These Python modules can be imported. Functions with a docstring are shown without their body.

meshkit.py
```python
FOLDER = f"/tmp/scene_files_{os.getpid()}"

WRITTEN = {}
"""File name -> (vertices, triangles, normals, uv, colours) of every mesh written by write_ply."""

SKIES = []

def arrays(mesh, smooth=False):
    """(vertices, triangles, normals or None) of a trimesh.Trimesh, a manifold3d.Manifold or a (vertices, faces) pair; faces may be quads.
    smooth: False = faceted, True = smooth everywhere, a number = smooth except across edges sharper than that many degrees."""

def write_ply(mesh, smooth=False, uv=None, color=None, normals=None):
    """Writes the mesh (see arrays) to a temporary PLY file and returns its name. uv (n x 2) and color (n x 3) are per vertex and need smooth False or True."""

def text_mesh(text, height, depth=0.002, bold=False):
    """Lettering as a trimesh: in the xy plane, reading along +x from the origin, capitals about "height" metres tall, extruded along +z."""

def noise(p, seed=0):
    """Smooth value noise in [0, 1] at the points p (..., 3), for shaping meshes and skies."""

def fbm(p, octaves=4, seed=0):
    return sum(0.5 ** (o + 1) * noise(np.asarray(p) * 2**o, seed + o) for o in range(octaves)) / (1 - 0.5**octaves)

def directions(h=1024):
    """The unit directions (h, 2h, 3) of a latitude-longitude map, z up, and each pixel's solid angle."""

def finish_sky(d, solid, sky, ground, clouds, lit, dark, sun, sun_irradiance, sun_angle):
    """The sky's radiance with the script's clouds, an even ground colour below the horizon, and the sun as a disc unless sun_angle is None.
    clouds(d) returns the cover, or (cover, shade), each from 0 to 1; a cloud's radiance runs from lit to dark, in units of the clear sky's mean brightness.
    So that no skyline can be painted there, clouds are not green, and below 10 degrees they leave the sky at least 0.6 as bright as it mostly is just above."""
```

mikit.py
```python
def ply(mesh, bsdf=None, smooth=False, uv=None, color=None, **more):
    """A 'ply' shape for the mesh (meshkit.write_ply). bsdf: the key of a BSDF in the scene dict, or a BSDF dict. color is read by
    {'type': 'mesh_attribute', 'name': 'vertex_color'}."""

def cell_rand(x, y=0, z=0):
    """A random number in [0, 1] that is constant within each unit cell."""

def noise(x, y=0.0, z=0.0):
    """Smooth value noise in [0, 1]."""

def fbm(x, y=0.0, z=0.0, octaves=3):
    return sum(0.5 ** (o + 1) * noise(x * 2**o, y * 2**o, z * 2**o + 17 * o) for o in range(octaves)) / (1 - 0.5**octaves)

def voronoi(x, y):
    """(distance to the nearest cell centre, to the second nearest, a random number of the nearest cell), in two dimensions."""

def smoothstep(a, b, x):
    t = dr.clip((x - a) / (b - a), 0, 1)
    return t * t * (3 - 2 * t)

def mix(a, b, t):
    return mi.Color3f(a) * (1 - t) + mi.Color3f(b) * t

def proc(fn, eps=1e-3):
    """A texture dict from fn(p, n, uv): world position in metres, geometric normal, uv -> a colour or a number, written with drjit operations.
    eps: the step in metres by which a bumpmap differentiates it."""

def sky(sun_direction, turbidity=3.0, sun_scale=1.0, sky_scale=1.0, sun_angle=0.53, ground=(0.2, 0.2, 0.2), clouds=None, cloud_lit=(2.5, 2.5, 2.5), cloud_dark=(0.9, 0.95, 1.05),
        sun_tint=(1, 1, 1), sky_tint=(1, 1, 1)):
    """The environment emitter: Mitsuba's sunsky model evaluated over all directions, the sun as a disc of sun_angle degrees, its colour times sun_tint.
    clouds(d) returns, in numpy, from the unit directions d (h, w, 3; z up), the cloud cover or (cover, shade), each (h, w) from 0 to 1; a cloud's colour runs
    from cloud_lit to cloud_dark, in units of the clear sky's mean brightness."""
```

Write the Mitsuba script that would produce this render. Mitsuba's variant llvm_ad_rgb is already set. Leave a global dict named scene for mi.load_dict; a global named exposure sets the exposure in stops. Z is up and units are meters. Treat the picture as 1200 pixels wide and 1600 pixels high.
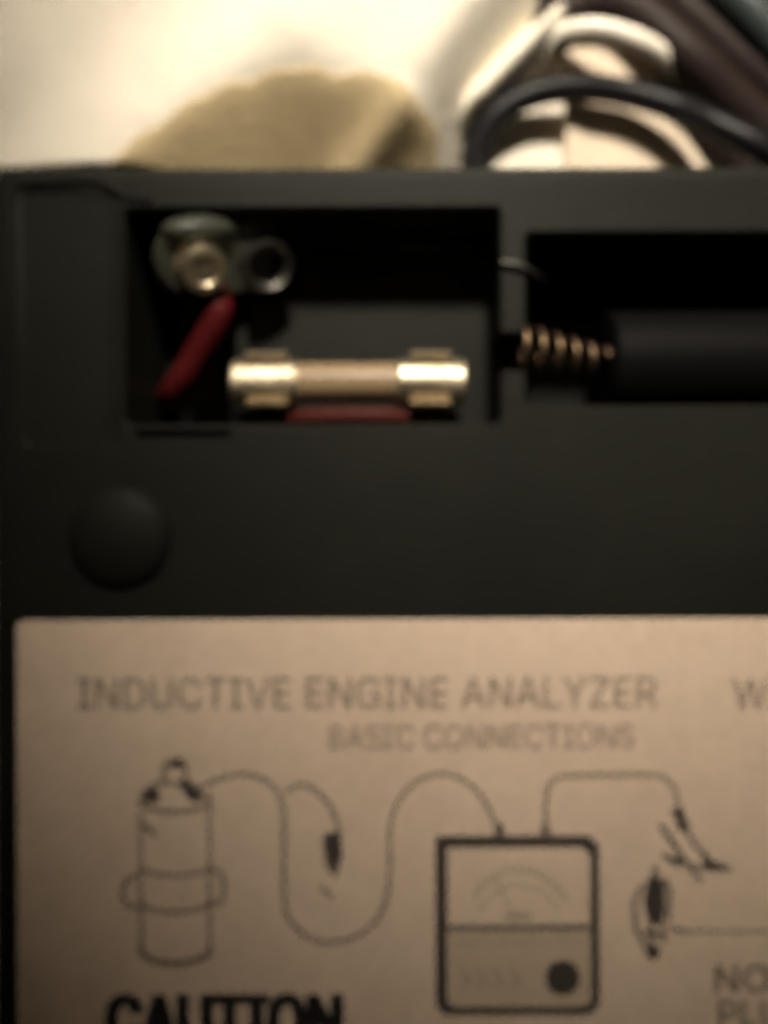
import math, random
import numpy as np, trimesh
import mitsuba as mi, mikit, meshkit
import drjit as dr
import manifold3d as m3
from shapely.geometry import LineString, Polygon, Point, box as sbox
from shapely.ops import unary_union
from shapely import affinity

T = mi.ScalarTransform4f
scene, labels = {}, {}
MM = 0.001

# ------------------------------------------------------------------ camera, lamps, exposure
FACE = 30.0          # height of the case's face above the table, mm
CAM = 110.0          # camera above the face, mm
scene['camera'] = {'type': 'thinlens', 'fov': 50.37, 'fov_axis': 'x', 'aperture_radius': 1.6 * MM, 'focus_distance': 74 * MM,
                   'near_clip': 0.004, 'far_clip': 20.0,
                   'to_world': T().look_at(origin=[0, 0, (FACE + CAM) * MM], target=[0, 0, 0], up=[0.003, 1, 0])}
exposure = 0.0
LAMP_POS = np.array([24.0, 315.0, 345.0])      # mm: desk lamp beyond the top right of the case
LAMP_AIM = np.array([29.0, 63.0, 20.0])
LAMP_POWER = [545, 480, 392]
FILL_POWER = [0.62, 0.37, 0.17]  # warm ambient fill, added to lift and tint the shade

# ------------------------------------------------------------------ helpers
def add(key, mesh, bsdf, smooth=False, **more):
    """one entry of the scene; meshes are modelled in millimetres"""
    v, f, _ = meshkit.arrays(mesh)
    m = trimesh.Trimesh(np.asarray(v) * MM, f, process=False)
    base, k = key, 1
    while key in scene:
        key = f'{base}_{k:03d}'
        k += 1
    scene[key] = mikit.ply(m, bsdf, smooth=smooth, **more)
    return key

def tag(key, label=None, cat=None, group=None, kind=None):
    labels[key] = {a: b for a, b in (('label', label), ('category', cat), ('group', group), ('kind', kind)) if b}

def at(px, py, depth=0.0):
    """a point of the place (mm) from where it was measured on the photograph and its depth below the case's face"""
    s = (CAM + depth) / CAM / 11.6
    return np.array([(px - 600) * s, (800 - py) * s, FACE - depth])

def flat(px, py):
    return np.array([(px - 600) / 11.6, (800 - py) / 11.6])

def spline(points, n=12):
    p = np.asarray(points, float)
    q = np.vstack([2 * p[0] - p[1], p, 2 * p[-1] - p[-2]])
    out = []
    for i in range(1, len(q) - 2):
        t = np.linspace(0, 1, n, endpoint=False)[:, None]
        a, b, c, d = q[i - 1], q[i], q[i + 1], q[i + 2]
        out.append(0.5 * (2 * b + (c - a) * t + (2 * a - 5 * b + 4 * c - d) * t**2 + (3 * b - a - 3 * c + d) * t**3))
    return np.vstack(out + [p[-1:]])

def tube(points, radius, sides=20, caps=True):
    p = np.asarray(points, float)
    r = np.broadcast_to(radius, (len(p),))
    t = np.gradient(p, axis=0)
    t /= np.linalg.norm(t, axis=1, keepdims=True) + 1e-12
    a = np.cross(t[0], [0.31, 0.2, 0.93])
    a /= np.linalg.norm(a)
    A = []
    for k in range(len(p)):
        a = a - t[k] * (a @ t[k])
        a /= np.linalg.norm(a)
        A.append(a)
    A = np.array(A)
    B = np.cross(t, A)
    ang = np.arange(sides) * 2 * np.pi / sides
    v = p[:, None] + r[:, None, None] * (np.cos(ang)[None, :, None] * A[:, None] + np.sin(ang)[None, :, None] * B[:, None])
    f = []
    for i in range(len(p) - 1):
        for j in range(sides):
            k = (j + 1) % sides
            f += [[i * sides + j, i * sides + k, (i + 1) * sides + k], [i * sides + j, (i + 1) * sides + k, (i + 1) * sides + j]]
    v = v.reshape(-1, 3)
    if caps:
        n = len(v)
        v = np.vstack([v, p[:1], p[-1:]])
        last = (len(p) - 1) * sides
        for j in range(sides):
            k = (j + 1) % sides
            f += [[n, k, j], [n + 1, last + j, last + k]]
    return trimesh.Trimesh(v, f, process=False)

def lathe(profile, sides=48):
    """profile of (radius, height) about z"""
    m = trimesh.creation.revolve(np.asarray(profile, float), sections=sides)
    return m

def orient(mesh, origin, axis, up=(0, 0, 1)):
    z = np.asarray(axis, float) / np.linalg.norm(axis)
    x = np.cross(up, z)
    if np.linalg.norm(x) < 1e-6:
        x = np.array([1.0, 0, 0])
    x /= np.linalg.norm(x)
    M = np.eye(4)
    M[:3, :3] = np.stack([x, np.cross(z, x), z], 1)
    M[:3, 3] = origin
    m = mesh.copy()
    m.apply_transform(M)
    return m

def rrect(x0, y0, x1, y1, r, n=8):
    pts = []
    for cx, cy, a0 in ((x1 - r, y1 - r, 0), (x0 + r, y1 - r, 90), (x0 + r, y0 + r, 180), (x1 - r, y0 + r, 270)):
        for a in np.linspace(a0, a0 + 90, n):
            pts.append((cx + r * math.cos(math.radians(a)), cy + r * math.sin(math.radians(a))))
    return np.array(pts)

def hull_layers(layers):
    """convex solid through outlines (xy) at heights"""
    return m3.Manifold.hull_points(np.vstack([np.c_[p, np.full(len(p), z)] for p, z in layers]).astype(np.float32))

def rgb(*c):
    return {'type': 'rgb', 'value': list(c)}

def bumped(bsdf, fn, scale, eps):
    return {'type': 'bumpmap', 'nested_texture': mikit.proc(fn, eps=eps), 'scale': scale, 'bsdf': bsdf}

def principled(color, rough, metallic=0.0, **k):
    return {'type': 'principled', 'base_color': color if isinstance(color, dict) else rgb(*color), 'roughness': rough, 'metallic': metallic, **k}

def two(b):
    return {'type': 'twosided', 'bsdf': b}

# ------------------------------------------------------------------ materials
def plastic_grain(p, n, uv):
    return mikit.fbm(p.x * 2600, p.y * 2600, p.z * 2600, 3)

def plastic_colour(p, n, uv):
    d = mikit.fbm(p.x * 60, p.y * 60, p.z * 60, 3)
    s = mikit.smoothstep(0.55, 0.8, mikit.noise(p.x * 420, p.y * 900, p.z * 420))
    return mikit.mix((0.0060, 0.0070, 0.0054), (0.0105, 0.0114, 0.0088), d + 0.3 * s)
scene['black_plastic'] = two(bumped(principled(mikit.proc(plastic_colour), 0.55, specular=0.12), plastic_grain, 0.00006, 0.00008))

def label_colour(p, n, uv):
    d = mikit.fbm(p.x * 45, p.y * 45, 3.0, 4)
    g = mikit.fbm(p.x * 700, p.y * 700, 9.0, 2)
    c = mikit.mix((0.59, 0.465, 0.36), (0.67, 0.535, 0.425), d)
    return c * (0.94 + 0.12 * g)
scene['label_paper'] = two(principled(mikit.proc(label_colour), 0.42, specular=0.4))
scene['ink'] = two(principled((0.17, 0.135, 0.105), 0.5))
scene['dark_ink'] = two(principled((0.05, 0.042, 0.037), 0.5))
scene['black_ink'] = two(principled((0.016, 0.015, 0.015), 0.5, specular=0.2))
scene['panel_ink'] = two(principled((0.48, 0.385, 0.29), 0.5))
scene['grey_ink'] = two(principled((0.28, 0.23, 0.175), 0.5))
scene['pale_ink'] = two(principled((0.33, 0.28, 0.215), 0.5))
scene['rubber'] = two(principled((0.008, 0.0083, 0.0066), 0.6, specular=0.1))

def metal_rough(p, n, uv):
    return 0.34 + 0.25 * mikit.fbm(p.x * 500, p.y * 500, p.z * 500, 3)

def metal_dents(p, n, uv):
    return mikit.fbm(p.x * 700, p.y * 700, p.z * 700, 3)
scene['nickel'] = two(bumped(principled((0.63, 0.54, 0.39), mikit.proc(metal_rough), 1.0), metal_dents, 0.0002, 0.0001))
scene['snap_metal'] = two(principled((0.80, 0.68, 0.48), 0.42, 1.0))
scene['brass'] = two(principled((0.29, 0.205, 0.13), 0.4, 1.0))
scene['dull_steel'] = two(principled((0.09, 0.088, 0.08), 0.5, 1.0))
scene['fuse_tube'] = two(principled((0.24, 0.17, 0.10), 0.4, specular=0.3))
scene['red_vinyl'] = two(principled((0.065, 0.006, 0.007), 0.55, specular=0.1))
scene['dark_red_vinyl'] = two(principled((0.05, 0.010, 0.008), 0.55, specular=0.1))
scene['clip_metal'] = two(principled((0.42, 0.35, 0.25), 0.42, 1.0))
scene['black_vinyl'] = two(principled((0.007, 0.007, 0.0085), 0.42, specular=0.16))
scene['snap_vinyl'] = two(principled((0.032, 0.036, 0.027), 0.45, specular=0.25))
scene['cell_jacket'] = two(principled((0.0032, 0.0032, 0.0034), 0.55, specular=0.06))
scene['brown_vinyl'] = two(principled((0.021, 0.0145, 0.013), 0.5, specular=0.12))
scene['teal_vinyl'] = two(principled((0.028, 0.040, 0.040), 0.45))
scene['white_vinyl'] = two(principled((0.80, 0.76, 0.66), 0.35))

def weave(p, n, uv):
    return mikit.fbm(p.x * 900, p.y * 900, p.z * 900, 2)

def cloth_colour(p, n, uv):
    return mikit.mix((0.76, 0.71, 0.60), (0.84, 0.795, 0.69), mikit.fbm(p.x * 60, p.y * 60, p.z * 60, 3))
scene['white_cotton'] = two(bumped({'type': 'diffuse', 'reflectance': mikit.proc(cloth_colour)}, weave, 0.00015, 0.0001))

def tan_shade_colour(p, n, uv):
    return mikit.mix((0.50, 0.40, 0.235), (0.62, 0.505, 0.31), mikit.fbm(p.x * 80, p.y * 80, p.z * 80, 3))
scene['tan_shade'] = two(bumped({'type': 'diffuse', 'reflectance': mikit.proc(tan_shade_colour)}, weave, 0.00015, 0.0001))  # warm shade of the white cloth's slope, put into the colour

def paper_colour(p, n, uv):
    return mikit.mix((0.68, 0.58, 0.46), (0.74, 0.64, 0.51), mikit.fbm(p.x * 50, p.y * 50, 1.0, 4))
scene['cream_paper'] = two({'type': 'diffuse', 'reflectance': mikit.proc(paper_colour)})

def wood(p, n, uv):
    g = mikit.fbm(p.x * 8, p.y * 120, 0.0, 4)
    return mikit.mix((0.16, 0.09, 0.045), (0.30, 0.18, 0.09), g)
scene['wood'] = two(principled(mikit.proc(wood), 0.4))
scene['lamp_enamel'] = two(principled((0.05, 0.05, 0.05), 0.5))
scene['lamp_white'] = two({'type': 'diffuse', 'reflectance': rgb(0.02, 0.02, 0.02)})

# ------------------------------------------------------------------ the desk lamp and an added fill light (beyond the frame)
ax = (LAMP_AIM - LAMP_POS) / np.linalg.norm(LAMP_AIM - LAMP_POS)
BULB_R, SHADE_R, SHADE_L = 26.0, 36.0, 178.0  # long narrow shade, added so the beam fades across the label
shade = lathe([(SHADE_R, 0), (SHADE_R, SHADE_L), (SHADE_R + 1.5, SHADE_L), (SHADE_R + 1.5, -1.5), (0, -1.5)], 48)
k = add('desk_lamp__shade', orient(shade, LAMP_POS, ax), 'lamp_white', smooth=30)
disc = trimesh.creation.cylinder(BULB_R, 2.0, sections=48)
disc.apply_translation([0, 0, 4])
add('desk_lamp__bulb', orient(disc, LAMP_POS, ax), 'lamp_enamel', emitter={'type': 'area', 'radiance': rgb(*LAMP_POWER)})
arm = tube(spline([LAMP_POS - ax * 1.5, LAMP_POS - ax * 25 + [0, 10, 10], LAMP_POS + [60, 60, -60], [190, 330, 8]]), 5, 16)
add('desk_lamp__arm', arm, 'lamp_enamel', smooth=40)
foot = lathe([(0, 0), (60, 0), (60, 6), (52, 10), (0, 10)])
foot.apply_translation([190, 330, 0.2])
add('desk_lamp__base', foot, 'lamp_enamel', smooth=30)
tag('desk_lamp', 'small dark desk lamp beyond the cables, with a narrow shade added to fade its beam', 'lamp')
fill_disc = trimesh.creation.cylinder(350, 20, sections=48)
fill_disc.apply_translation([-300, 700, 1900])
add('added_fill_light', fill_disc, 'lamp_enamel', emitter={'type': 'area', 'radiance': rgb(*FILL_POWER)})
tag('added_fill_light', 'dim warm fill light added out of view high above the table', 'lamp')

# ------------------------------------------------------------------ the table
top = trimesh.creation.box([1400, 1400, 30])
top.apply_translation([0, 100, -18.5])
k = add('table_top', top, 'wood')
tag(k, 'wooden table top under the cloth', None, kind='structure')

# white cloth: a sheet with soft folds, lying under the case and rising behind it
def seg_dist(X, Y, a, b):
    a, b = np.asarray(a, float), np.asarray(b, float)
    d = b - a
    t = np.clip(((X - a[0]) * d[0] + (Y - a[1]) * d[1]) / (d @ d), 0, 1)
    return np.hypot(X - a[0] - t * d[0], Y - a[1] - t * d[1]), t

def sst(a, b, x):
    t = np.clip((x - a) / (b - a), 0, 1)
    return t * t * (3 - 2 * t)

def cloth_height(X, Y):
    behind = sst(47.5, 54, Y)                                        # flat under the case
    # large rounded heap at the back left; its rim runs along this line, and falls into a hollow behind the case
    rim = np.array([(-75, 14), (-52, 42), (-39.5, 53.5), (-29.6, 63.5), (-16, 70), (-4, 67.5), (5, 66), (16, 80), (28, 98), (50, 140)])
    ry = sum(np.interp(X + o, rim[:, 0], rim[:, 1]) for o in (-4, -2, 0, 2, 4)) / 5
    dd = ry - Y                                                      # how far down the slope towards the case
    soft = 1.6 * np.log1p(np.exp(np.clip(dd / 1.6, -30, 30)))
    heap = np.maximum(16 - 0.88 * soft, 0.5) - 2.5 * sst(3, 30, -dd)
    d, t = seg_dist(X, Y, (8, 60), (34, 86))
    fold = 10 * np.exp(-(d / 3.2) ** 2) * sst(0, 0.3, t)
    d2, t2 = seg_dist(X, Y, (-9, 50), (3, 62))
    small = 2.6 * np.exp(-(d2 / 3.6) ** 2)
    d3, t3 = seg_dist(X, Y, (-60, 70), (-20, 100))
    d4, t4 = seg_dist(X, Y, (-14, 76), (10, 100))
    roll = 2.0 * np.exp(-(d3 / 8) ** 2) + 1.2 * np.exp(-(d4 / 7) ** 2)
    wr = (meshkit.fbm(np.stack([X * 0.045, Y * 0.045, X * 0], -1), 3, 5) - 0.5) * 1.8
    side = 1 - sst(24, 32, X - 0.25 * np.maximum(Y - 70, 0)) * (Y < 200)
    return np.maximum(0.0, behind * (np.maximum(heap, fold) + small + roll + np.maximum(wr, -0.2) * (1 - 0.8 * sst(-4, 4, dd))) * side)

xs = np.concatenate([np.linspace(-320, -80, 30)[:-1], np.linspace(-80, 80, 260), np.linspace(80, 320, 30)[1:]])
ys = np.concatenate([np.linspace(-320, 40, 40)[:-1], np.linspace(40, 120, 170), np.linspace(120, 320, 30)[1:]])
X, Y = np.meshgrid(xs, ys)
Z = cloth_height(X, Y) - 0.6
nx = len(xs)
quads = np.array([[j * nx + i, j * nx + i + 1, (j + 1) * nx + i + 1, (j + 1) * nx + i] for j in range(len(ys) - 1) for i in range(nx - 1)])
k = add('crumpled_cloth', (np.stack([X, Y, Z], -1).reshape(-1, 3), quads), 'white_cotton', smooth=True)
tag(k, 'crumpled off-white cloth heaped in soft folds behind the black case', 'cloth')

# tan overlay added on the heap's slope; its colour stands in for the shade there
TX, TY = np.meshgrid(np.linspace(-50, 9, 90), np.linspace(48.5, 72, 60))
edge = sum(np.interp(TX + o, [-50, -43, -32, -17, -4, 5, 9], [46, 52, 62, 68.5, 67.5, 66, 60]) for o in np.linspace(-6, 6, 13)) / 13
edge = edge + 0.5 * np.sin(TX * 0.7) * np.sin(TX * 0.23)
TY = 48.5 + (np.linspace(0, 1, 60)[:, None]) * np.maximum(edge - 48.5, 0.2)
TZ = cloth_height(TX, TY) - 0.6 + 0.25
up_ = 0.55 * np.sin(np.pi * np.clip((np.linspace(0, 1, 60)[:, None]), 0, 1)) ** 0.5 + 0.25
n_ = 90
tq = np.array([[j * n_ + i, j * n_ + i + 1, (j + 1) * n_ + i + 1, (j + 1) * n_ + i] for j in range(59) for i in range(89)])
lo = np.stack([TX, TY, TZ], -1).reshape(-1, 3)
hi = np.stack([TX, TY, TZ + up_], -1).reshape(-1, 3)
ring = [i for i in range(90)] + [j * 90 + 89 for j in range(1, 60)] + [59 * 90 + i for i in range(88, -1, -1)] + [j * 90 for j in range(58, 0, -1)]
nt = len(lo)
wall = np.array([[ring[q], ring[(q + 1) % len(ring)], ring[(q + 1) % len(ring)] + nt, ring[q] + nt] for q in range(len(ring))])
k = add('tan_shade_overlay', (np.vstack([lo, hi]), np.vstack([tq[:, ::-1], tq + nt, wall])), 'tan_shade', smooth=50)
tag(k, 'tan overlay added on the off-white cloth behind the black case, slope shade put into its colour', 'cloth')

# cream sheet on the right, under the cables
sx = np.concatenate([np.linspace(30.7, 46, 40), np.linspace(46, 150, 20)[1:]])
sy = np.linspace(41, 150, 40)
SX, SY = np.meshgrid(sx, sy)
SZ = 0.1 + 1.3 * np.exp(-((SX - 30.7) / 3.0) ** 2) + 0.5 * meshkit.fbm(np.stack([SX * .04, SY * .04, SX * 0], -1), 2, 9)
SX = SX + 0.02 * (SY - 50)
m_ = len(sx)
sq = np.array([[j * m_ + i, j * m_ + i + 1, (j + 1) * m_ + i + 1, (j + 1) * m_ + i] for j in range(len(sy) - 1) for i in range(m_ - 1)])
nv = SX.size
lo = np.stack([SX, SY, SZ], -1).reshape(-1, 3)
rim_ = [j * m_ for j in range(len(sy))]
side_ = np.array([[rim_[q], rim_[q + 1], rim_[q + 1] + nv, rim_[q] + nv] for q in range(len(rim_) - 1)])
g = (np.vstack([lo, lo + [0, 0, 0.22]]), np.vstack([sq[:, ::-1], sq + nv, side_]))
k = add('paper_sheet', g, 'cream_paper', smooth=40)
tag(k, 'cream paper sheet lying flat under the looped cables', 'paper')

# ------------------------------------------------------------------ the instrument case
CX0, CX1, CY0, CY1 = -52.85, 118.0, -104.0, 46.7
def body():
    layers = []
    for inset, z in ((0.0, 2.0), (0.0, FACE - 1.3), (0.12, FACE - 0.75), (0.45, FACE - 0.3), (1.1, FACE)):
        layers.append((rrect(CX0 + inset, CY0 + inset, CX1 - inset, CY1 - inset, 2.4 - inset * 0.5), z))
    layers.insert(0, (rrect(CX0 + 1, CY0 + 1, CX1 - 1, CY1 - 1, 2), 0.1))
    b = hull_layers(layers)
    def pocket(x0, y0, x1, y1, depth, r=0.8, ch=0.45):
        c = hull_layers([(rrect(x0, y0, x1, y1, r), FACE - depth), (rrect(x0, y0, x1, y1, r), FACE + 2)])
        e = hull_layers([(rrect(x0, y0, x1, y1, r), FACE - ch), (rrect(x0 - ch - .2, y0 - ch - .2, x1 + ch + .2, y1 + ch + .2, r + ch), FACE + 0.2)])
        return c + e
    x0, y1 = flat(196, 326); x1, y0 = flat(782, 662)
    b -= pocket(x0, y0, x1, y1, 12.5)
    xw, yw = flat(345, 560)
    b -= hull_layers([(rrect(x0, y0, xw, y1, 0.6), FACE - 21), (rrect(x0, y0, xw, y1, 0.6), FACE - 5)])
    x2, y3 = flat(824, 366); x3, y2 = flat(1900, 634)
    b -= pocket(x2, y2, x3, y3, 22.0)
    # notch of the spring in the wall between the bays
    a = flat(770, 520); c = flat(835, 578)
    b -= hull_layers([(rrect(a[0], c[1], c[0], a[1], 0.4), FACE - 8), (rrect(a[0] - .2, c[1] - .2, c[0] + .2, a[1] + .2, 0.5), FACE + 1)])
    # shallow finger well at the left of the bays
    a = flat(30, 292); c = flat(172, 700)
    b -= hull_layers([(rrect(a[0] + .5, c[1] + .5, c[0] - .3, a[1] - .6, 1.5), FACE - 0.5), (rrect(a[0], c[1], c[0] + 2.0, a[1], 1.6), FACE + 0.05)])
    # slot of the lid latch
    a = flat(212, 671); c = flat(360, 681)
    b -= hull_layers([(rrect(a[0], c[1], c[0], a[1], 0.3), FACE - 1.6), (rrect(a[0] - .1, c[1] - .1, c[0] + .1, a[1] + .1, 0.35), FACE + 0.5)])
    return b
add('instrument_case__shell', body(), 'black_plastic', smooth=25)
tag('instrument_case', 'black plastic instrument case with open fuse and battery bays above a printed label', 'instrument')

# raised moulded bead in the top left corner
bead = tube(spline([at(22, 720, 1.5), at(21, 600, 0.35), at(20, 420), at(20, 300), at(36, 287), at(90, 283), at(150, 281), at(172, 289), at(200, 306), at(240, 311)]) + [0, 0, 0.05], 0.5, 12)
add('instrument_case__moulded_rib', bead, 'black_plastic', smooth=True)
# round rubber foot
ft = lathe([(0, 2.4), (2.0, 2.35), (4.2, 2.0), (5.8, 1.4), (6.8, 0.6), (7.1, -0.4)], 64)
p = at(188, 838)
ft.apply_translation([p[0], p[1], FACE])
add('instrument_case__rubber_foot', ft, 'rubber', smooth=True)

# ---- fuse clips: sprung metal strips bent round the fuse, on a post
FAX = at(598, 598, 5.0)          # a point on the fuse's axis
FR = 3.2
def clip(xc, wide):
    arc = [(-1.2, -FR - 5.5), (-1.2, -FR - 0.4)]
    pts = []
    for a in np.linspace(255, 145, 12):
        pts.append(((FR + 0.25) * math.cos(math.radians(a)), (FR + 0.25) * math.sin(math.radians(a))))
    pts += [(-FR + 0.35, 2.35), (-FR - 0.35, 3.3)]
    left = LineString([(0, -FR - 0.35)] + pts).buffer(0.22, cap_style=2)
    right = affinity.scale(left, -1, 1, origin=(0, 0))
    post = sbox(-1.5, -7.6, 1.5, -FR - 0.2)
    s = unary_union([left, right, post])
    m = trimesh.creation.extrude_polygon(s, wide, engine='earcut')
    M = np.array([[0, 0, 1, xc - wide / 2], [1, 0, 0, FAX[1]], [0, 1, 0, FAX[2]], [0, 0, 0, 1.0]])
    m.apply_transform(M)
    return m
FX0, FX1 = at(364, 0, 5)[0], at(727, 0, 5)[0]
add('instrument_case__fuse_clip', clip(FX0 + 5.2, 5.6), 'clip_metal', smooth=35)
add('instrument_case__fuse_clip', clip(FX1 - 5.0, 5.6), 'clip_metal', smooth=35)

# ---- coil spring of the battery bay
turns, n = 5.2, 320
s0, s1 = at(808, 543, 5.0), at(946, 566, 6.5)
tt = np.linspace(0, 1, n)
r = 3.1 - 1.5 * tt
ang = tt * turns * 2 * np.pi
d = (s1 - s0) / np.linalg.norm(s1 - s0)
u = np.cross([0, 0, 1], d); u /= np.linalg.norm(u)
w = np.cross(d, u)
helix = s0 + tt[:, None] * (s1 - s0) + r[:, None] * (np.cos(ang)[:, None] * u + np.sin(ang)[:, None] * w)
add('instrument_case__coil_spring', tube(helix, 0.48, 10), 'brass', smooth=True)
# small bent contact tab on the wall between the bays
tab = tube(spline([at(784, 411, -0.3), at(806, 414, -0.6), at(830, 424, -0.1), at(846, 436, 2.0), at(848, 440, 8)]), 0.42, 10)
add('instrument_case__contact_tab', tab, 'dull_steel', smooth=True)

# ------------------------------------------------------------------ printed label
LX0, LY1 = flat(26, 968)
lab = hull_layers([(rrect(LX0, CY0 + 3, CX1 - 4, LY1, 0.8), FACE - 0.1), (rrect(LX0, CY0 + 3, CX1 - 4, LY1, 0.8), FACE + 0.28), (rrect(LX0 + .15, CY0 + 3.15, CX1 - 4.15, LY1 - .15, 0.8), FACE + 0.42)])
add('instrument_case__label', lab, 'label_paper', smooth=25)
tag('instrument_case__label', 'tan printed label with wiring diagram')
INK = FACE + 0.42
def ink(key, shape, m='ink', h=0.035):
    geoms = [g for g in getattr(shape, 'geoms', [shape]) if g.area > 1e-4]
    mesh = trimesh.util.concatenate([trimesh.creation.extrude_polygon(g, h, engine='earcut') for g in geoms])
    mesh.apply_translation([0, 0, INK])
    return add('instrument_case__label__' + key, mesh, m)

def L(points, w, curve=False, closed=False):
    """a printed line through points (photo measure), w wide in the same measure"""
    p = np.array([flat(*q) for q in points])
    if curve:
        p = spline(p, 10)
    if closed:
        p = np.vstack([p, p[:1]])
    return LineString(p).buffer(w / 11.6 / 2, join_style=1)

HEAVY = []
def words(key, text, x0, x1, ytop, ybot, bold=False, m='ink', lift=0.0):
    t = meshkit.text_mesh(text, 10.0, 1.0, bold)
    b = t.bounds
    a, c = flat(x0, ybot), flat(x1, ytop)
    v = t.vertices.copy()
    v[:, 0] = a[0] + (v[:, 0] - b[0, 0]) / (b[1, 0] - b[0, 0]) * (c[0] - a[0])
    v[:, 1] = a[1] + v[:, 1] / 10.0 * (c[1] - a[1])
    v[:, 2] = INK + v[:, 2] * 0.035 + lift
    t.vertices = v
    if key is None:
        return t
    return add('instrument_case__label__' + key, t, m)

words('lettering', 'INDUCTIVE ENGINE ANALYZER', 122, 1024, 1058, 1106)
words('lettering', 'BASIC CONNECTIONS', 514, 988, 1132, 1169)
words('lettering', 'WARNING', 1143, 1420, 1062, 1108)
words('lettering', 'NO. 1', 1112, 1270, 1508, 1548, True)
words('lettering', 'PLUG WIRE', 1118, 1420, 1562, 1602, True)
for q, (ox, oy) in enumerate(((0, 0), (5, 0), (-5, 0), (0, 4), (4, 4), (-4, 4))):
    HEAVY.append(words(None, 'CAUTION', 168 + ox, 530 + ox, 1556 - oy, 1626 - oy, True, lift=q * 0.004))
add('instrument_case__label__lettering', trimesh.util.concatenate(HEAVY), 'black_ink')

def arc(cx, cy, rx, ry, a0, a1, n=24):
    return [(cx + rx * math.cos(math.radians(a)), cy - ry * math.sin(math.radians(a))) for a in np.linspace(a0, a1, n)]

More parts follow.
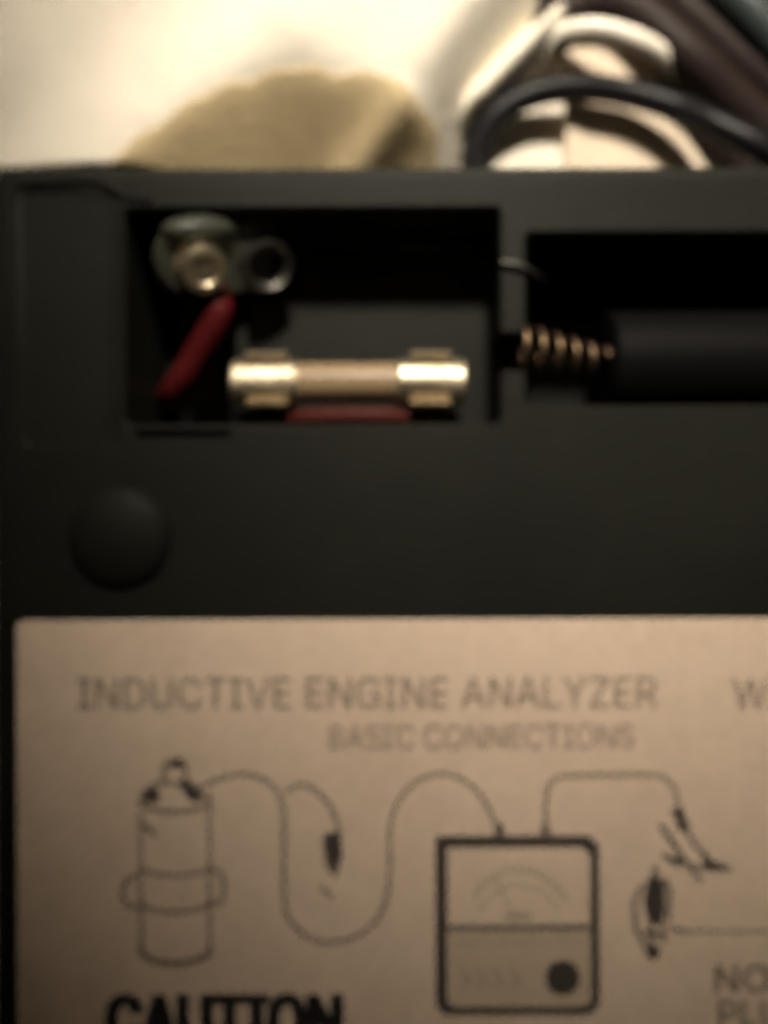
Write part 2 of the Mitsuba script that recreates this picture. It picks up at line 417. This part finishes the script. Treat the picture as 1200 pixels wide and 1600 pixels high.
# ignition coil: can with bands, cap, terminals and mounting ears
coil = [L([(220, 1268), (220, 1478)], 5), L([(327, 1240), (327, 1478)], 5),
        L(arc(273, 1478, 54, 24, 180, 360), 10), L(arc(273, 1350, 54, 15, 180, 360), 6), L(arc(273, 1404, 54, 18, 180, 360), 6),
        L(arc(273, 1250, 54, 16, 180, 360), 7), L([(219, 1250), (240, 1222), (300, 1222), (327, 1250)], 6),
        L([(255, 1222), (258, 1190), (288, 1190), (292, 1222)], 7), L([(240, 1300), (226, 1286)], 9),
        L([(219, 1362), (196, 1372), (190, 1395), (200, 1412), (220, 1416)], 6), L([(327, 1352), (346, 1364), (350, 1392), (344, 1408), (327, 1408)], 6)]
ink('coil_drawing', unary_union(coil))
dark = [Polygon([flat(*q) for q in arc(236, 1240, 15, 13, 0, 350)]), Polygon([flat(*q) for q in [(276, 1218), (288, 1214), (316, 1242), (310, 1252), (296, 1248)]]),
        Polygon([flat(*q) for q in arc(276, 1190, 13, 9, 0, 350)])]
ink('coil_terminals', unary_union(dark), 'dark_ink')
# test leads
w1 = L([(312, 1228), (345, 1214), (385, 1208), (420, 1222), (440, 1252), (443, 1300), (443, 1400), (452, 1436), (480, 1462), (516, 1470), (560, 1458), (592, 1426), (606, 1380),
        (608, 1300), (620, 1252), (652, 1218), (694, 1208), (734, 1226), (762, 1262), (778, 1304)], 6, True)
w2 = L([(446, 1236), (470, 1224), (500, 1240), (522, 1272), (530, 1310)], 6, True)
w3 = L([(850, 1306), (851, 1250), (857, 1226), (876, 1213), (940, 1211), (1020, 1211), (1042, 1220), (1054, 1240), (1057, 1268)], 6, True)
ink('lead_drawing', unary_union([w1, w2, w3]))
clipd = [Polygon([flat(*q) for q in [(506, 1300), (530, 1296), (534, 1336), (524, 1356), (510, 1340), (503, 1318)]]), L([(508, 1340), (520, 1362)], 7), L([(528, 1344), (522, 1366)], 5),
         L([(500, 1384), (516, 1398)], 5)]
ink('clip_drawing', unary_union(clipd), 'dark_ink')
# the meter drawn as a rounded box
outer = Polygon([flat(*q) for q in [(682, 1308), (916, 1308), (930, 1322), (930, 1566), (918, 1580), (694, 1580), (682, 1568)]]).buffer(0.3)
inner = Polygon([flat(*q) for q in [(699, 1325), (908, 1325), (917, 1334), (917, 1560), (908, 1568), (708, 1568), (699, 1560)]]).buffer(0.2)
meter = unary_union([outer.difference(inner), L([(699, 1448), (917, 1448)], 8), L([(778, 1292), (779, 1308)], 14), L([(850, 1294), (850, 1308)], 13),
                     Polygon([flat(*q) for q in [(886, 1308), (904, 1306), (924, 1326), (918, 1334)]])])
ink('meter_panel', Polygon([flat(*q) for q in [(700, 1454), (916, 1454), (916, 1560), (908, 1567), (708, 1567), (700, 1560)]]), 'panel_ink', 0.012)
ink('meter_drawing', meter, 'dark_ink')
ink('meter_knob', Polygon([flat(*q) for q in arc(876, 1526, 27, 27, 0, 355, 40)]), 'dark_ink')
sc = [L(arc(808, 1490, 95, 130, 40, 140), 3), L(arc(808, 1490, 80, 108, 40, 140), 3), L([(790, 1430), (826, 1430)], 8), L([(808, 1446), (770, 1366)], 2.5)]
for a in range(42, 140, 7):
    e0, e1 = arc(808, 1490, 95, 130, a, a, 1)[0], arc(808, 1490, 104, 142, a, a, 1)[0]
    sc.append(L([e0, e1], 2.6))
ink('meter_scale', unary_union(sc), 'pale_ink')
rng = random.Random(4)
rows = []
for x in range(712, 912, 13):
    rows.append(L([(x, 1462), (x + rng.choice([4, 7, 8]), 1462)], 4)); rows.append(L([(x, 1472), (x + rng.choice([3, 6, 8]), 1472)], 4))
for x in (718, 742, 768, 796):
    rows.append(L([(x, 1512), (x + 14, 1530)], 5)); rows.append(L([(x, 1535), (x + 12, 1535)], 4))
ink('meter_switches', unary_union(rows), 'pale_ink')
# inductive pickup clamp and spark plug wire
pick = [L([(1057, 1268), (1064, 1292)], 16), L([(1030, 1290), (1052, 1322), (1068, 1348)], 8), L([(1064, 1290), (1084, 1322), (1110, 1348), (1136, 1357)], 6), L([(1046, 1340), (1090, 1356), (1136, 1358)], 6),
        L([(1072, 1352), (1092, 1376)], 6), L([(1034, 1336), (1058, 1352)], 7), Polygon([flat(*q) for q in [(1044, 1268), (1056, 1262), (1076, 1290), (1066, 1298)]]), Polygon([flat(*q) for q in [(1092, 1336), (1138, 1356), (1098, 1358)]])]
ink('pickup_drawing', unary_union(pick), 'dark_ink')
plug = [Polygon([flat(*q) for q in [(1008, 1372), (1026, 1366), (1036, 1384), (1036, 1424), (1028, 1444), (1010, 1440), (1002, 1410)]]),
        Polygon([flat(*q) for q in [(1002, 1480), (1016, 1474), (1030, 1482), (1020, 1500), (1008, 1494)]]), L([(1014, 1440), (1014, 1480)], 6), L([(1030, 1440), (1036, 1470)], 5),
        L([(1044, 1448), (1068, 1454)], 6), L([(1000, 1384), (988, 1404), (990, 1452), (1004, 1476)], 6), L([(1036, 1372), (1044, 1396), (1040, 1436)], 6), L([(1022, 1352), (1018, 1372)], 7), L([(1004, 1456), (1034, 1462)], 8)]
ink('plug_drawing', unary_union(plug), 'dark_ink')
ink('plug_wire_drawing', L([(1060, 1455), (1330, 1455)], 5), 'grey_ink')

# ------------------------------------------------------------------ cartridge fuse in its clips
def along_x(mesh, x0, y, z):
    m = mesh.copy()
    m.apply_transform(np.array([[0, 0, 1, x0], [1, 0, 0, y], [0, 1, 0, z], [0, 0, 0, 1.0]]))
    return m
flen = FX1 - FX0
add('cartridge_fuse__tube', along_x(lathe([(0, 0), (2.75, 0), (2.75, flen - 3), (0, flen - 3)]), FX0 + 1.5, FAX[1], FAX[2]), 'fuse_tube', smooth=30)
def cap(length):
    return lathe([(0, 0), (1.2, -0.25), (2.6, 0), (3.0, 0.15), (3.15, 0.5), (3.17, length - 1.0), (3.1, length - 0.5), (3.2, length - 0.3), (3.1, length), (2.7, length)], 48)
add('cartridge_fuse__end_cap', along_x(cap(9.2), FX0, FAX[1], FAX[2]), 'nickel', smooth=40)
c = cap(9.6)
c.apply_scale([1, 1, -1]); c.invert()
add('cartridge_fuse__end_cap', along_x(c, FX1, FAX[1], FAX[2]), 'nickel', smooth=40)
tag('cartridge_fuse', 'tan tube fuse with bright metal end caps held in spring clips', 'fuse')

# ------------------------------------------------------------------ battery snap with its two wires
N = np.array([0.42, -0.46, 0.78]); N /= np.linalg.norm(N)
U = np.array([1.0, -0.06, 0.0]); U -= N * (U @ N); U /= np.linalg.norm(U)
V = np.cross(N, U)
SC = at(352, 403, 4.6)
def frame(mesh, origin):
    m = mesh.copy() if isinstance(mesh, trimesh.Trimesh) else trimesh.Trimesh(*meshkit.arrays(mesh)[:2], process=False)
    M = np.eye(4); M[:3, :3] = np.stack([U, V, N], 1); M[:3, 3] = origin
    m.apply_transform(M)
    return m
def stadium(hx, hy, n=16):
    return rrect(-hx, -hy, hx, hy, hy * 0.98, n)
cover = hull_layers([(stadium(8.2, 3.6), -2.6), (stadium(9.4, 4.8), -1.8), (stadium(9.8, 5.2), -0.6), (stadium(9.6, 5.0), 0.0), (stadium(9.2, 4.6), 0.25)])
add('battery_snap__cover', frame(cover, SC), 'snap_vinyl', smooth=35)
hump = m3.Manifold.sphere(2.6, 32).scale((2.0, 0.75, 0.9)).translate((-3.4, 4.0, 0.1))
add('battery_snap__wire_boot', frame(hump, SC), 'snap_vinyl', smooth=True)
stud = lathe([(3.5, 0.2), (3.5, 0.6), (3.0, 0.75), (2.95, 2.4), (3.25, 2.9), (3.3, 3.7), (3.0, 4.2), (2.0, 4.3), (1.7, 3.9), (0, 3.9)], 40)
add('battery_snap__stud_terminal', frame(stud, SC - U * 3.9 - V * 0.6), 'snap_metal', smooth=35)
sock = lathe([(3.6, 0.2), (3.6, 0.6), (3.2, 0.8), (3.3, 2.2), (3.65, 3.2), (3.7, 3.7), (3.3, 3.8), (2.7, 3.3), (2.5, 1.0), (0, 0.9)], 6)
sock = lathe([(3.6, 0.2), (3.6, 0.6), (3.1, 0.8), (3.1, 2.2), (3.45, 3.2), (3.5, 3.7), (3.2, 3.8), (2.6, 3.3), (2.4, 1.0), (0, 0.9)], 40)
add('battery_snap__socket_terminal', frame(sock, SC + U * 5.3 - V * 0.5), 'dull_steel', smooth=35)
red = spline([at(326, 440, 7.5), at(342, 474, 5.5), at(338, 500, 5.5), at(308, 556, 7.5), at(284, 594, 9), at(270, 614, 11.5), at(262, 630, 20)])
add('battery_snap__red_wire', tube(red, 2.0, 18), 'red_vinyl', smooth=True)
red2 = spline([at(398, 662, 12.4), at(425, 656, 8.5), at(470, 652, 5.6), at(540, 650, 4.9), at(610, 651, 5.2), at(660, 654, 7), at(700, 660, 11.5)])
add('instrument_case__red_wire', tube(red2, 1.3, 18), 'dark_red_vinyl', smooth=True)
blk = spline([at(400, 398, 9.5), at(430, 380, 11), at(490, 372, 11.4), at(600, 380, 11.4), at(700, 384, 11.4), at(770, 380, 11.0)])
add('battery_snap__black_wire', tube(blk, 0.9, 14), 'black_vinyl', smooth=True)
tag('battery_snap', 'dark battery snap with two metal terminals and a red wire in the left bay', 'battery connector')

# ------------------------------------------------------------------ battery in the right bay
br = 7.3
p = at(950, 562, 3.2 + br)
by = flat(0, 634)[1] + br + 0.15
bat = lathe([(0, 0), (5.2, 0), (5.6, 0.25), (6.8, 0.25), (br, 0.7), (br, 47.5), (6.8, 48.3), (3.0, 48.4), (2.7, 48.6), (2.7, 49.8), (0, 50)], 64)
add('battery', along_x(bat, s1[0] + 0.5, by, FACE - 2.6 - br), 'cell_jacket', smooth=30)
tag('battery', 'black cylindrical battery lying in the right bay against the spring', 'battery')

# ------------------------------------------------------------------ cables behind the case
def on(px, py, h):
    return at(px, py, FACE - h)
def cable(name, pts, r, m, label, group=None):
    k = add(name, tube(spline([on(*q) for q in pts], 14), r, 22), m, smooth=True)
    tag(k, label, 'cable', group)
cable('black_cable', [(750, 330, 2.4), (742, 275, 3), (744, 238, 3.5), (772, 186, 4.5), (828, 150, 5), (900, 138, 5.2), (980, 146, 5.2), (1060, 170, 7), (1130, 202, 10.5), (1230, 256, 11.5), (1400, 380, 4), (1600, 420, 3)], 2.15, 'black_vinyl',
      'single black cable looping up from behind the case to the right edge')
cable('white_cable', [(830, 110, 2.5), (866, 62, 5.5), (905, 47, 7), (955, 49, 7.8), (1015, 72, 7.8), (1066, 112, 5.0), (1110, 160, 2.4), (1150, 200, 2.0), (1170, 260, 2), (1230, 360, 2.2)], 1.6, 'white_vinyl',
      'short white cable arching out from under the brown cables')
cable('brown_cable', [(850, 60, 3), (890, 22, 3.3), (945, 6, 3.4), (1000, 24, 4.5), (1080, 92, 6.5), (1145, 156, 5.5), (1230, 232, 4.5), (1400, 360, 3.4)], 3.5, 'brown_vinyl',
      'dark brown cable nearest the white cable')
cable('brown_cable', [(840, 20, 3), (890, -42, 3.3), (955, -52, 3.4), (1020, -24, 3.8), (1095, 38, 5), (1165, 104, 5.5), (1250, 176, 5), (1400, 300, 3.4)], 3.3, 'brown_vinyl',
      'dark brown cable running outside the other brown cable')
cable('brown_cable', [(1050, 96, 2.8), (1085, 150, 2.9), (1130, 214, 3.0), (1185, 290, 3.0), (1300, 430, 3.0)], 2.8, 'brown_vinyl',  # added dark tube standing in for shadow below the black cable
      'dark brown tube added to fill in the shadow under the single black cable close to the case')
cable('thick_cable', [(980, -90, 5), (1050, -46, 5), (1100, -10, 5.5), (1165, 52, 5.5), (1240, 124, 5), (1400, 280, 4)], 3.2, 'black_vinyl',
      'thick black cable between the brown cables and the teal cable')
cable('teal_cable', [(1010, -130, 7), (1100, -50, 8), (1150, -4, 9), (1200, 50, 9), (1270, 130, 8), (1400, 260, 6)], 3.3, 'teal_vinyl',
      'dark teal cable in the top right corner')
cable('thick_cable', [(1060, -150, 4), (1150, -70, 4), (1200, -20, 4), (1260, 50, 4), (1400, 200, 4)], 3.6, 'black_vinyl',
      'black cable outermost at the top right corner')
